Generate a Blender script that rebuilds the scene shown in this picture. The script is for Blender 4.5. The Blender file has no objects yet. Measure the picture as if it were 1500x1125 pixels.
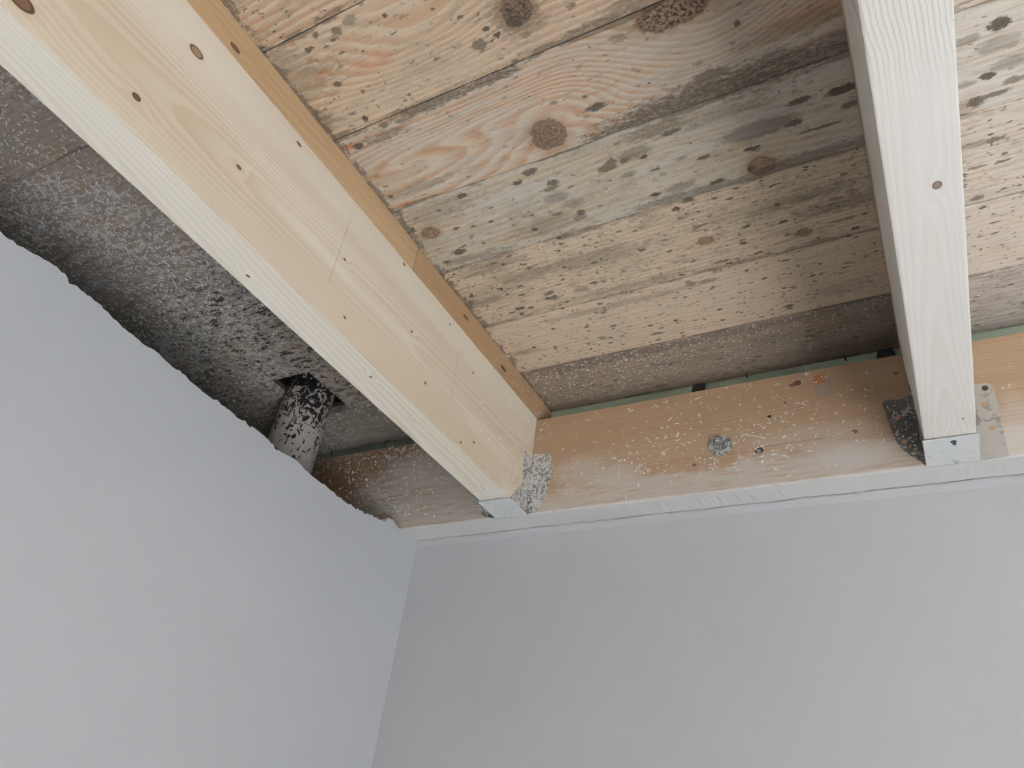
import bpy, bmesh, math, random
from math import sin, cos, pi, radians, sqrt
from mathutils import Vector, Matrix
import numpy as np
random.seed(7); rs = np.random.RandomState(7)
sc = bpy.context.scene
C = sc.collection

# ---------------------------------------------------------------- camera
AZ, PITCH, ROLL, FPX = 0.5680351803716428, 0.6119947904714723, 0.14494849821983136, 1079.9176
EYE = Vector((0, 0, 1.6))
ROT = Matrix.Rotation(AZ, 3, 'Z') @ Matrix.Rotation(pi/2 + PITCH, 3, 'X') @ Matrix.Rotation(ROLL, 3, 'Z')
cd = bpy.data.cameras.new('camera'); cam = bpy.data.objects.new('camera', cd); C.objects.link(cam)
cam.location = EYE; cam.rotation_euler = ROT.to_euler()
cd.sensor_width = 36; cd.lens = FPX/1500*36; cd.clip_start = 0.02
sc.camera = cam
def hit(x, y, axis, val):
    """photograph pixel (1500x1125) -> world point on the plane axis=val"""
    r = ROT @ Vector(((x-750)/FPX, -(y-562.5)/FPX, -1))
    return EYE + r*((val-EYE[axis])/r[axis])

# ---------------------------------------------------------------- light
w = bpy.data.worlds.new('world'); sc.world = w; w.use_nodes = True
w.node_tree.nodes['Background'].inputs[0].default_value = (0.75, 0.87, 1, 1)
w.node_tree.nodes['Background'].inputs[1].default_value = 0.6
WIN = dict(y0=-2.3, y1=-0.7, z0=0.15, z1=2.05, x=2.6)
ld = bpy.data.lights.new('window_daylight', 'AREA'); lo = bpy.data.objects.new('window_daylight', ld); C.objects.link(lo)
ld.shape = 'RECTANGLE'; ld.size = WIN['y1']-WIN['y0']; ld.size_y = WIN['z1']-WIN['z0']
ld.energy = 24; ld.color = (0.93, 0.97, 1.0)
lo.location = (WIN['x']-0.03, (WIN['y0']+WIN['y1'])/2, (WIN['z0']+WIN['z1'])/2)
lo.rotation_euler = (0, radians(90), 0)      # -Z of the lamp looks to -X
lo.rotation_euler = Matrix(((0,0,1),(1,0,0),(0,1,0))).to_euler()
sd = bpy.data.lights.new('sun', 'SUN'); so = bpy.data.objects.new('sun', sd); C.objects.link(so)
sd.energy = 80; sd.angle = radians(.53); sd.color = (1, .985, .965)      # through the window onto the floor
so.rotation_euler = Vector((-.82, .55, -1)).to_track_quat('-Z', 'Y').to_euler(); so.location = (6, -2, 5)
vs = sc.view_settings
vs.view_transform = 'Standard'; vs.look = 'None'; vs.gamma = 1; vs.use_curve_mapping = False
vs.exposure = 0.28

# ---------------------------------------------------------------- dimensions (metres)
YL, YW = 1.15, 1.213                       # face of the ledger, face of the wall behind it
ZB, ZT, ZJ, ZC = 2.2276, 2.4455, 2.4485, 2.505   # ledger bottom / top, joist top, boards
XW = -0.957                                # face of the left wall
X0, X1, Y0 = -1.62, 2.6, -2.6              # rest of the room
LJ = (-0.724, -0.658); RJ = (0.0400, 0.1073)

# ---------------------------------------------------------------- helpers
def tag(o, label=None, cat=None, group=None, kind=None):
    if label: o['label'] = label
    if cat: o['category'] = cat
    if group: o['group'] = group
    if kind: o['kind'] = kind
    return o
def link(name, me, mat=None, parent=None, loc=None):
    """me holds world coordinates; the object's origin is moved to loc"""
    o = bpy.data.objects.new(name, me); C.objects.link(o)
    base = Vector((0,0,0))
    if parent is not None:
        base = parent_world(parent)
        o.parent = parent
    loc = Vector(loc) if loc is not None else base
    me.transform(Matrix.Translation(-loc)); o.location = loc-base
    if mat: me.materials.append(mat)
    return o
def parent_world(p):
    v = Vector(p.location)
    while p.parent: p = p.parent; v += p.location
    return v
def empty(name, loc):
    o = bpy.data.objects.new(name, None); C.objects.link(o); o.location = loc; o.empty_display_size = .02
    return o
def bm_mesh(bm, smooth=False):
    me = bpy.data.meshes.new('m'); bmesh.ops.recalc_face_normals(bm, faces=bm.faces); bm.to_mesh(me); bm.free()
    if smooth: me.polygons.foreach_set('use_smooth', [True]*len(me.polygons))
    return me
def box_bm(x0, x1, y0, y1, z0, z1, bev=0, seg=1, bm=None):
    bm = bm or bmesh.new()
    r = bmesh.ops.create_cube(bm, size=1)
    for v in r['verts']:
        v.co = Vector((x0+(x1-x0)*(v.co.x+.5), y0+(y1-y0)*(v.co.y+.5), z0+(z1-z0)*(v.co.z+.5)))
    if bev:
        es = list({e for v in r['verts'] for e in v.link_edges})
        bmesh.ops.bevel(bm, geom=es, offset=bev, segments=seg, affect='EDGES', profile=.6)
    return bm
def prism_bm(pts, off, bm=None):
    """flat outline pts (3D) extruded by vector off"""
    bm = bm or bmesh.new()
    a = [bm.verts.new(p) for p in pts]; b = [bm.verts.new(Vector(p)+Vector(off)) for p in pts]
    bm.faces.new(a); bm.faces.new(b[::-1]); n = len(a)
    for i in range(n): bm.faces.new((a[i], b[i], b[(i+1) % n], a[(i+1) % n]))
    return bm
def cyl_bm(c, axis, r0, r1, h, n=16, bm=None):
    bm = bm or bmesh.new()
    q = Vector((0,0,1)).rotation_difference(Vector(axis).normalized()).to_matrix().to_4x4()
    bmesh.ops.create_cone(bm, cap_ends=True, segments=n, radius1=r0, radius2=r1, depth=h, matrix=Matrix.Translation(Vector(c)+Vector(axis).normalized()*h/2) @ q)
    return bm

# ---------------------------------------------------------------- node helper
class G:
    def __init__(s, name, rough=.8):
        s.m = bpy.data.materials.new(name); s.m.use_nodes = True
        s.t = s.m.node_tree; s.n = s.t.nodes; s.L = s.t.links
        s.b = s.n['Principled BSDF']; s.b.inputs['Roughness'].default_value = rough
    def put(s, sock, v):
        if v is None: return
        if isinstance(v, bpy.types.NodeSocket): s.L.new(v, sock)
        elif sock.type == 'RGBA' and len(v) == 3: sock.default_value = (*v, 1)
        else: sock.default_value = v
    def math(s, op, a, b=None, c=None, clamp=False):
        n = s.n.new('ShaderNodeMath'); n.operation = op; n.use_clamp = clamp
        for i, v in enumerate((a, b, c)): s.put(n.inputs[i], v)
        return n.outputs[0]
    def vm(s, op, a, b=None, c=None, out=0):
        n = s.n.new('ShaderNodeVectorMath'); n.operation = op
        for i, v in enumerate((a, b, c)): s.put(n.inputs[i], v)
        return n.outputs[out]
    def P(s, org=(0,0,0)):
        return s.n.new('ShaderNodeNewGeometry').outputs['Position']
    def noise(s, v, sc=(1,1,1), off=0, detail=2, rough=.5, dist=0, out=0, scale=1):
        v = s.vm('MULTIPLY_ADD', v, tuple(x*scale for x in sc), (off, off*.7, off*.3))
        n = s.n.new('ShaderNodeTexNoise'); n.inputs['Scale'].default_value = 1
        n.inputs['Detail'].default_value = detail; n.inputs['Roughness'].default_value = rough; n.inputs['Distortion'].default_value = dist
        s.L.new(v, n.inputs['Vector']); return n.outputs[out]
    def vor(s, v, sc=(1,1,1), off=0, rnd=1):
        v = s.vm('MULTIPLY_ADD', v, tuple(sc), (off, off*.7, off*.3))
        n = s.n.new('ShaderNodeTexVoronoi'); n.inputs['Scale'].default_value = 1; n.inputs['Randomness'].default_value = rnd
        s.L.new(v, n.inputs['Vector']); return n.outputs['Distance'], n.outputs['Color']
    def step(s, v, a, b, lo=0., hi=1.):
        n = s.n.new('ShaderNodeMapRange'); n.interpolation_type = 'SMOOTHSTEP'
        for i, x in enumerate((v, a, b, lo, hi)): s.put(n.inputs[i], x)
        return n.outputs[0]
    def lin(s, v, a, b, lo=0., hi=1.):
        n = s.n.new('ShaderNodeMapRange')
        for i, x in enumerate((v, a, b, lo, hi)): s.put(n.inputs[i], x)
        return n.outputs[0]
    def mix(s, f, a, b, mode='MIX'):
        n = s.n.new('ShaderNodeMix'); n.data_type = 'RGBA'; n.blend_type = mode
        s.put(n.inputs[0], f); s.put(n.inputs[6], a); s.put(n.inputs[7], b)
        return n.outputs[2]
    def sep(s, v):
        n = s.n.new('ShaderNodeSeparateXYZ'); s.L.new(v, n.inputs[0]); return n.outputs
    def rgb0(s, c):
        n = s.n.new('ShaderNodeSeparateColor'); s.L.new(c, n.inputs[0]); return n.outputs
    def mul(s, *a):
        r = a[0]
        for x in a[1:]: r = s.math('MULTIPLY', r, x)
        return r
    def add(s, *a):
        r = a[0]
        for x in a[1:]: r = s.math('ADD', r, x)
        return r
    def mx(s, a, b): return s.math('MAXIMUM', a, b)
    def dist(s, v, c, r):
        """scaled distance from c, radii r (0 = ignore the axis)"""
        k = tuple(0 if x == 0 else 1/x for x in r)
        d = s.vm('MULTIPLY_ADD', v, k, tuple(-c[i]*k[i] for i in range(3)))
        return s.vm('LENGTH', d, out=1)
    def bump(s, h, strength, dist=.001):
        n = s.n.new('ShaderNodeBump'); n.inputs['Strength'].default_value = strength; n.inputs['Distance'].default_value = dist
        s.L.new(h, n.inputs['Height']); s.L.new(n.outputs[0], s.b.inputs['Normal'])
    def done(s, col, rough=None, metal=None):
        s.put(s.b.inputs['Base Color'], col)
        if rough is not None: s.put(s.b.inputs['Roughness'], rough)
        if metal is not None: s.put(s.b.inputs['Metallic'], metal)
        return s.m

def simple(name, col, rough=.7, metal=0., var=.12, scale=60, bump=.15):
    g = G(name); p = g.P(); n = g.noise(p, scale=scale, detail=4)
    c = g.mix(g.lin(n, .3, .7), tuple(x*(1-var) for x in col), tuple(min(1, x*(1+var)) for x in col))
    if bump: g.bump(n, bump)
    return g.done(c, rough, metal)

# ---------------------------------------------------------------- ceiling board material
BL = (.63, .53, .415); BO = (.48, .275, .145); DARK = (.055, .045, .035); GREY = (.27, .235, .175)
def board_mat(name, org, seed, knots=(), spots=(), stains=(), dens=.5, small=.5, light=BL, orange=BO, late=.75, waves=(), amp=3.0, grimy=0., pale=0., ringw=.011, joint=.6, freq=(1.5, 7), reds=(), ylo=0, yhi=1):
    """knots (x,y,rx,ry,darkness, swirl); spots (x,y,rx,ry,strength); stains (x,y,rx,ry,strength)"""
    g = G(name, .85); p = g.P(org)
    X, Y, Z = g.sep(p)
    wob = g.vm('SUBTRACT', g.noise(p, scale=90, detail=2, out=1), (.5,.5,.5))
    pw = g.vm('MULTIPLY_ADD', wob, (.014, .007, 0), p)
    wob2 = g.vm('SUBTRACT', g.noise(p, scale=340, detail=2, out=1), (.5,.5,.5))
    pw = g.vm('MULTIPLY_ADD', wob2, (.006, .0035, 0), pw)
    # growth rings: level lines of a height field that bulges round the knots
    f = g.math('MULTIPLY', Y, 1/ringw)
    f = g.math('MULTIPLY_ADD', g.noise(p, (freq[0], freq[1], 0), off=seed*3.1, detail=1), amp*2, f)
    f = g.math('MULTIPLY_ADD', g.noise(p, (9, 40, 0), off=seed, detail=2), .9, f)
    for k in knots:
        if k[5] == 0: continue
        d = g.dist(p, (k[0], k[1], 0), (k[2]*4.2, k[3]*2.6, 0))
        e = g.math('EXPONENT', g.mul(g.math('MULTIPLY', d, d), -1.))
        f = g.math('MULTIPLY_ADD', e, k[5], f)
    for (wx, wy, rx, ry, a) in waves:
        d = g.dist(p, (wx, wy, 0), (rx, ry, 0))
        f = g.math('MULTIPLY_ADD', g.math('EXPONENT', g.mul(g.math('MULTIPLY', d, d), -1.)), a, f)
    ring = g.math('FRACT', f)
    ring = g.mul(g.step(ring, 0., .7), g.step(ring, 1., .8))
    fib = g.noise(p, (10, 520, 0), off=seed, detail=3, rough=.6)
    patch = g.noise(p, (2.5, 14, 0), off=seed*1.7+4, detail=3)
    c = g.mix(g.mul(ring, late, g.step(patch, .15, .6, .35, 1.)), light, orange)
    c = g.mix(g.lin(fib, .3, .75, 0, .32), c, (.32, .22, .14))
    stk = g.noise(p, (16, 230, 0), off=seed+44, detail=4, rough=.7)
    c = g.mix(g.step(stk, .52, .66, 0, .38), c, (.25, .19, .135))
    c = g.mix(g.step(g.noise(p, scale=420, off=seed, detail=2), .55, .75, 0, .25), c, (.28, .23, .18))
    if pale: c = g.mix(g.mul(g.step(g.noise(p, (5, 55, 0), off=seed+9, detail=5, rough=.65), .38, .62), pale), c, (.50, .51, .485))
    # broad grey-green mould bloom
    bl = g.noise(p, (7, 22, 0), off=seed+20, detail=5, rough=.65)
    c = g.mix(g.step(bl, .50, .72, 0, .62*dens+.12), c, GREY)
    mt_ = g.noise(p, (34, 105, 0), off=seed+26, detail=5, rough=.75)
    c = g.mix(g.step(mt_, .50, .62, 0, .55*dens+.08), c, (.25, .215, .155))
    # scattered round colonies, three sizes
    dn = g.noise(p, (3, 9, 0), off=seed+33, detail=3)
    tot = None
    def layer(sx, sy, r, keep, off, power):
        nonlocal tot
        d, col = g.vor(pw, (sx, sy, 0), off=seed+off)
        R, Gc, B = g.rgb0(col)[:3]
        rr = g.math('MULTIPLY_ADD', Gc, r*.75, r*.35)
        m = g.step(g.math('SUBTRACT', d, rr), .08, -.10)
        on = g.step(g.math('SUBTRACT', g.mul(dn, keep*2), R), -.02, .04)
        m = g.mul(m, on, g.math('MULTIPLY_ADD', B, power*.75, power*.3))
        tot = m if tot is None else g.mx(tot, m)
    layer(30, 62, .24, .42*dens, 1, .8)
    layer(62, 135, .38, .60*small, 50, .9)
    layer(120, 300, .42, .62*small, 90, .85)
    brk = g.noise(p, (160, 420, 0), off=seed, detail=3, rough=.7)
    for (sx, sy, rx, ry, st) in stains:
        d = g.dist(pw, (sx, sy, 0), (rx, ry, 0))
        fine = g.math('MULTIPLY_ADD', g.noise(p, (60, 190, 0), off=seed+sx*9, detail=5, rough=.75), 3.4, d)
        m = g.mul(g.step(fine, 2.95, 2.25, 0, st*1.15), g.step(brk, .34, .60, .45, 1.))
        tot = g.mx(tot, m)
    for (sx, sy, rx, ry, st) in spots:
        d = g.dist(pw, (sx, sy, 0), (rx, ry, 0))
        d = g.math('MULTIPLY_ADD', g.math('SUBTRACT', brk, .5), 1.0, d)
        tot = g.mx(tot, g.mul(g.step(d, 1.22, .70), g.math('MULTIPLY_ADD', brk, .4*st, st*.85)))
    # mould that creeps along the joints
    ed = g.math('MINIMUM', g.math('ABSOLUTE', g.math('SUBTRACT', Y, ylo)), g.math('ABSOLUTE', g.math('SUBTRACT', Y, yhi)))
    en = g.noise(p, (9, 60, 0), off=seed+60, detail=4, rough=.7)
    em = g.step(g.math('SUBTRACT', g.mul(g.math('SUBTRACT', en, .47), .085), ed), .000, .004, 0, joint)
    tot = g.mx(tot, em)
    # knots
    for k in knots:
        d = g.dist(pw, (k[0], k[1], 0), (k[2], k[3], 0))
        d = g.math('MULTIPLY_ADD', g.math('SUBTRACT', g.noise(p, scale=110, off=k[0]*9, detail=3, rough=.65), .5), .45, d)
        rr = g.math('FRACT', g.math('MULTIPLY', d, 3.5))
        kc = g.mix(g.step(rr, .2, .8, 0, .6), (.36, .24, .165), (.20, .125, .085))
        kc = g.mix(g.mul(g.step(g.noise(p, scale=230, off=seed+k[0]*5, detail=4, rough=.7), .46, .58), k[4]), kc, DARK)
        c = g.mix(g.step(d, 1.9, .95, 0, .5), c, (.36, .22, .12))
        c = g.mix(g.step(d, 1.10, .88), c, kc)
        rim = g.mul(g.step(d, .82, .95), g.step(d, 1.16, 1.0), .55)
        c = g.mix(rim, c, (.12, .08, .055))
    for (sx, sy, rx, ry, st) in reds:
        d = g.dist(pw, (sx, sy, 0), (rx, ry, 0))
        c = g.mix(g.step(d, 1.3, .5, 0, st), c, (.52, .16, .08))
    mc = g.mix(g.step(brk, .35, .65), DARK, (.12, .10, .075))
    c = g.mix(g.math('MINIMUM', tot, .93), c, mc)
    if grimy:
        c = g.mix(g.step(g.noise(p, (8, 60, 0), off=seed+70, detail=5, rough=.7), .2, .8, grimy*.55, grimy), c, (.15, .125, .105))
    # mould fringe on the boards beside the batten, paler boards right of the right joist with stronger light put into their colour
    fn = g.noise(p, (70, 34, 0), off=seed+12, detail=4, rough=.75)
    fr_ = g.step(g.math('SUBTRACT', g.mul(g.math('SUBTRACT', fn, .40), .075), g.math('ABSOLUTE', g.math('SUBTRACT', X, LJ[1]))), .0, .006, 0, .72)
    c = g.mix(fr_, c, (.13, .105, .08))
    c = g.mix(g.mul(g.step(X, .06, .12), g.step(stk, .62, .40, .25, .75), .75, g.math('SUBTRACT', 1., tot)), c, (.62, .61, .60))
    # left of the joist the boards are dirtier: soot-like mould and grey lime splashes
    side = g.step(X, -.70, -.74)
    big = g.noise(p, (5, 16, 0), off=seed+80, detail=5, rough=.65)
    c = g.mix(g.mul(side, g.step(big, .30, .62, .25, .78)), c, (.40, .375, .345))
    dk = g.mul(g.dist(p, (-1.08, .80, 0), (.42, .34, 0)), 1.)
    dark2 = g.mul(side, g.step(g.noise(p, (38, 90, 0), off=seed+85, detail=4, rough=.75), .48, .60), g.step(dk, 1.1, .3, .10, 1.))
    c = g.mix(dark2, c, (.03, .027, .025))
    # chalky dust stuck to the bay beside the wall
    ch = g.noise(p, (48, 100, 0), off=seed+95, detail=4, rough=.7, dist=1.2)
    wet = g.noise(p, (3.5, 7, 0), off=5.3, detail=2)
    th = g.step(g.math('SUBTRACT', X, g.math('MULTIPLY', Y, -.42)), -.63, -.82)
    chm = g.mul(side, g.step(ch, .505, .55), g.step(wet, .38, .54, .12, 1.), th, .85)
    c = g.mix(chm, c, (.68, .69, .72))
    g.bump(g.add(g.mul(fib, .5), g.mul(ring, -.4), g.mul(chm, 1.5)), .30, .0012)
    return g.done(c)

# ---------------------------------------------------------------- timber material (joists, ledger, battens)
def timber_mat(name, light, late, centre, tilt=(0, 0), axis=1, ringw=.006, knots=(), spots=(), contrast=.5, extra=None, seed=0, fibre=.25, rough=.75, wavy=.004, lscale=1.2):
    """growth rings round an axis that runs nearly along the timber"""
    g = G(name, rough); p = g.P()
    X, Y, Z = g.sep(p)
    U, V, A = (X, Z, Y) if axis == 1 else (Y, Z, X)
    wn = g.rgb0(g.noise(p, (6, lscale, 6) if axis == 1 else (lscale, 6, 6), off=seed, detail=2, out=1))
    u = g.math('SUBTRACT', U, g.math('MULTIPLY_ADD', A, tilt[0], centre[0])); v = g.math('SUBTRACT', V, g.math('MULTIPLY_ADD', A, tilt[1], centre[1]))
    u = g.math('MULTIPLY_ADD', wn[0], wavy*4, u); v = g.math('MULTIPLY_ADD', wn[1], wavy*4, v)
    r = g.math('SQRT', g.add(g.mul(u, u), g.mul(v, v)))
    for k in knots:
        d = g.dist(p, k[0], (.004+k[1]*1.8, .006+k[1]*4.0, .004+k[1]*1.8) if axis == 1 else (.006+k[1]*4.0, .004+k[1]*1.8, .004+k[1]*1.8))
        r = g.math('MULTIPLY_ADD', g.math('EXPONENT', g.mul(d, d, -1.)), ringw*1.0, r)
    fr = g.math('FRACT', g.math('MULTIPLY', r, 1/ringw))
    ring = g.mul(g.step(fr, .1, .82), g.step(fr, 1., .88))
    fs = (900, 9, 900) if axis == 1 else (9, 900, 900)
    fib = g.noise(p, fs, off=seed, detail=2, rough=.6)
    var = g.noise(p, (9, 1.5, 9) if axis == 1 else (1.5, 9, 14), off=seed+3, detail=3)
    c = g.mix(g.mul(ring, contrast, g.step(var, .3, .65, .45, 1.)), light, late)
    c = g.mix(g.step(var, .35, .7, 0, .25), c, late)
    c = g.mix(g.lin(fib, .35, .75, 0, fibre), c, tuple(x*.55 for x in late))
    for k in knots:
        s = (k[1], k[1]*k[2], k[1]) if axis == 1 else (k[1]*k[2], k[1], k[1])
        d = g.dist(p, k[0], s)
        c = g.mix(g.step(d, 2.4, .9, 0, .35), c, late)
        c = g.mix(g.step(d, 1.08, .9), c, k[3] if len(k) > 3 else (.16, .09, .05))
        c = g.mix(g.mul(g.step(d, .7, .9), g.step(d, 1.15, 1.), .8), c, (.07, .04, .025))
    h = g.add(g.mul(fib, .4), g.mul(ring, .3))
    if extra: c, h = extra(g, p, X, Y, Z, c, h)
    g.bump(h, .18, .001)
    return g.done(c)

# ---------------------------------------------------------------- plaster flecks: tiny curled flakes standing on a surface
def flecks(name, spots, mat, parent, u, v, n, size=(.004, .009), width=.0007, curl=1.2, lift=.0006, label=None, straight=.5):
    """spots: world points on a surface with tangents u, v and normal n"""
    u, v, n = Vector(u), Vector(v), Vector(n)
    V, F = [], []
    for s in spots:
        L = random.uniform(*size)*random.choice((.5, .7, 1, 1)); a = random.gauss(0, 1.0) if random.random() < straight else random.uniform(0, 2*pi)
        k = random.uniform(-curl, curl); W = width*random.uniform(.6, 1.5)
        pt = Vector(s); seg = 3; b0 = len(V)
        for i in range(seg+1):
            t = i/seg; ang = a+k*t*2
            d = u*cos(ang)+v*sin(ang); q = u*-sin(ang)+v*cos(ang)
            ww = W*(1 if 0 < i < seg else .35)
            hgt = lift*(.25+sin(pi*t)*random.uniform(.5, 1.6))
            V += [pt+q*ww+n*.0001, pt+n*(hgt+.0004), pt-q*ww+n*.0001]
            pt = pt+d*(L/seg)
        for i in range(seg):
            for j in range(2):
                a0 = b0+i*3+j; F.append((a0, a0+1, a0+4, a0+3))
    me = bpy.data.meshes.new('m'); me.from_pydata([tuple(x) for x in V], [], F); me.update()
    o = link(name, me, mat, parent)
    tag(o, label, kind='stuff')
    return o

# ================================================================ SETTING
def plaster(name, col=(.66, .665, .675), dirt=()):
    g = G(name, .9); p = g.P(); X, Y, Z = g.sep(p)
    n1 = g.noise(p, scale=2.2, detail=4, off=3); n2 = g.noise(p, scale=260, detail=3); n3 = g.noise(p, scale=28, detail=4, off=8)
    c = g.mix(g.lin(n1, .3, .7), tuple(x*.965 for x in col), tuple(min(1, x*1.03) for x in col))
    c = g.mix(g.lin(n3, .35, .7, 0, .06), c, (.5, .48, .45))
    for d in dirt: c = d(g, p, X, Y, Z, c)
    g.bump(g.add(g.mul(n2, .25), g.mul(n3, .9), g.mul(n1, 3.)), .35, .002)
    return g.done(c)
def line_dirt(pts, wid, col, st, off):
    """thin water run: |x - x(z)| on the back wall"""
    def f(g, p, X, Y, Z, c):
        for (xa, za, xb, zb) in pts:
            t = g.math('DIVIDE', g.math('SUBTRACT', Z, za), zb-za)
            xx = g.math('MULTIPLY_ADD', t, xb-xa, xa)
            xx = g.math('MULTIPLY_ADD', g.math('SUBTRACT', g.noise(p, (0, 0, 30), off=off, detail=3), .5), .014, xx)
            d = g.math('ABSOLUTE', g.math('SUBTRACT', X, xx))
            m = g.mul(g.step(d, wid, wid*.2), g.step(t, -.05, .1), g.step(t, 1.05, .7), st)
            c = g.mix(m, c, col)
        return c
    return f
def W(x, y): q = hit(x, y, 1, YW); return q.x, q.z
runs = []
for a, b in (((593, 872), (612, 925)), ((578, 935), (600, 965)), ((570, 975), (596, 1025))):
    xa, za = W(*a); xb, zb = W(*b); runs.append((xa, za, xb, zb))
corner_line = (W(606, 796)+W(541, 1125),)
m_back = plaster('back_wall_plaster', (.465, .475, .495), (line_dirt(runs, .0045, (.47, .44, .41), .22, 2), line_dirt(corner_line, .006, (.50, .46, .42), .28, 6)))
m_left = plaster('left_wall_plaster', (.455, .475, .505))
m_plain = plaster('room_plaster', (.60, .605, .61))
def floor_mat():
    g = G('floor_screed', .7); p = g.P(); n = g.noise(p, scale=3, detail=5)
    return g.done(g.mix(g.lin(n, .3, .7), (.54, .535, .53), (.61, .605, .60)))
def struct(name, bm, mat, label=None):
    o = link(name, bm_mesh(bm), mat); tag(o, label, kind='structure'); return o

struct('floor', box_bm(X0-.1, X1+.1, Y0-.1, YW+.1, -.1, 0), floor_mat(), 'bare grey screed floor')
struct('wall_back', box_bm(X0-.1, X1+.1, YW, YW+.10, 0, ZB+.004), m_back, 'matt white plastered back wall below the timber ledger')
struct('wall_left_outer', box_bm(X0-.1, X0, Y0-.1, YW, 0, ZC+.03), simple('outer_wall_dark', (.20, .18, .16), scale=14), 'unseen dark wall added behind the white left wall')  # unseen, added dark so no light leaks in behind the left wall
struct('wall_front', box_bm(X0, X1+.1, Y0-.1, Y0, 0, ZC+.03), m_plain, 'white wall behind the camera')
bm = box_bm(X1, X1+.1, Y0, WIN['y0'], 0, ZC+.03)
box_bm(X1, X1+.1, WIN['y1'], YW, 0, ZC+.03, bm=bm)
box_bm(X1, X1+.1, WIN['y0'], WIN['y1'], 0, WIN['z0'], bm=bm); box_bm(X1, X1+.1, WIN['y0'], WIN['y1'], WIN['z1'], ZC+.03, bm=bm)
struct('wall_right', bm, m_plain, 'white wall with the window on the right')
mf = simple('window_paint', (.75, .75, .74), .5)
fr = empty('window_1', (X1, (WIN['y0']+WIN['y1'])/2, WIN['z0'])); tag(fr, 'white window in the right wall', kind='structure')
bm = bmesh.new()
for a in ((WIN['y0'], WIN['y0']+.04, WIN['z0'], WIN['z1']), (WIN['y1']-.04, WIN['y1'], WIN['z0'], WIN['z1']), (WIN['y0']+.04, WIN['y1']-.04, WIN['z0'], WIN['z0']+.04), (WIN['y0']+.04, WIN['y1']-.04, WIN['z1']-.04, WIN['z1'])):
    box_bm(X1-.01, X1+.02, *a, bm=bm)
link('window_frame', bm_mesh(bm), mf, fr)

# green moisture-resistant board above the white wall
g = G('green_gypsum', .85); p = g.P(); n = g.noise(p, scale=20, detail=4); n2 = g.noise(p, (60, 1, 4), detail=3)
green = g.mix(g.lin(n, .3, .7), (.46, .57, .45), (.55, .65, .52)); green = g.mix(g.step(n2, .6, .8, 0, .4), green, (.42, .46, .32))
m_green = g.done(green)
gj = [hit(1180, 550, 1, YW).x, -1.20, 1.0]
xs = sorted([X0]+gj+[X1])
gw = empty('wall_back_upper', (0, YW, ZB)); tag(gw, 'pale green gypsum board wall showing in the gap above the ledger', kind='structure')
for a, b in zip(xs[:-1], xs[1:]):
    link('gypsum_board', bm_mesh(box_bm(a+.0007, b-.0007, YW, YW+.0125, ZB+.004, ZC+.03, .0006)), m_green, gw, ((a+b)/2, YW, ZB+.004))

# left wall: plasterboard with a torn upper edge
edge_px = [(0,338),(25,359),(50,372),(78,388),(85,392),(108,417),(143,443),(162,462),(180,480),(203,497),(208,503),(233,518),(250,535),(267,547),(293,570),(328,595),(355,616),(370,625),(390,642),(410,660),(433,673),(457,697),(483,717),(508,737),(537,752),(561,763),(565,764),(567,759),(572,760),(577,763),(580,769),(584,774)]
edge = [(hit(x, y, 0, XW).y, hit(x, y, 0, XW).z) for x, y in edge_px]
base = sum(z for _, z in edge)/len(edge)
y0 = edge[0][0]; pre = []; yy = Y0
while yy < y0-.02: pre.append((yy, edge[0][1]+random.uniform(-.008, .006))); yy += .05
edge = pre+edge
prof = []
for (ya, za), (yb, zb) in zip(edge[:-1], edge[1:]):
    n = max(1, int((yb-ya)/.0055)); prof.append((ya, za))
    for i in range(1, n):
        t = i/n; prof.append((ya+(yb-ya)*t, za+(zb-za)*t+random.gauss(0, .0011)+(random.random() < .1)*random.uniform(-.004, .003)))
prof.append(edge[-1]); prof += [(YL-.002, ZB-.001), (YL+.003, ZB-.0005), (YW-.0005, ZB-.0005)]
rag_in = [z+random.gauss(-.001, .0012) for _, z in prof]
def wall_sheet(x0, x1, zs0, zs1):
    bm = bmesh.new(); A = []; B = []
    for (y, _), za, zb in zip(prof, zs0, zs1):
        A.append((bm.verts.new((x1, y, 0)), bm.verts.new((x1, y, za)))); B.append((bm.verts.new((x0, y, 0)), bm.verts.new((x0, y, zb))))
    for i in range(len(prof)-1):
        bm.faces.new((A[i][0], A[i+1][0], A[i+1][1], A[i][1])); bm.faces.new((B[i][0], B[i][1], B[i+1][1], B[i+1][0]))
        bm.faces.new((A[i][1], A[i+1][1], B[i+1][1], B[i][1])); bm.faces.new((A[i][0], B[i][0], B[i+1][0], A[i+1][0]))
    for i in (0, -1): bm.faces.new((A[i][0], A[i][1], B[i][1], B[i][0]))
    return bm
m_core = simple('torn_gypsum_core', (.74, .71, .65), .95, scale=300, bump=.5)
wl = empty('wall_left', (XW, 0, 0)); tag(wl, 'white left wall ending in a torn plaster edge below the ceiling', kind='structure')
z_out = [z for _, z in prof]
link('plaster_face', bm_mesh(wall_sheet(XW-.003, XW, z_out, [z-.0005 for z in z_out])), m_left, wl)
link('gypsum_core', bm_mesh(wall_sheet(XW-.0145, XW-.0032, [z-.0004 for z in rag_in], [z-.002 for z in rag_in])), m_core, wl)
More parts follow.
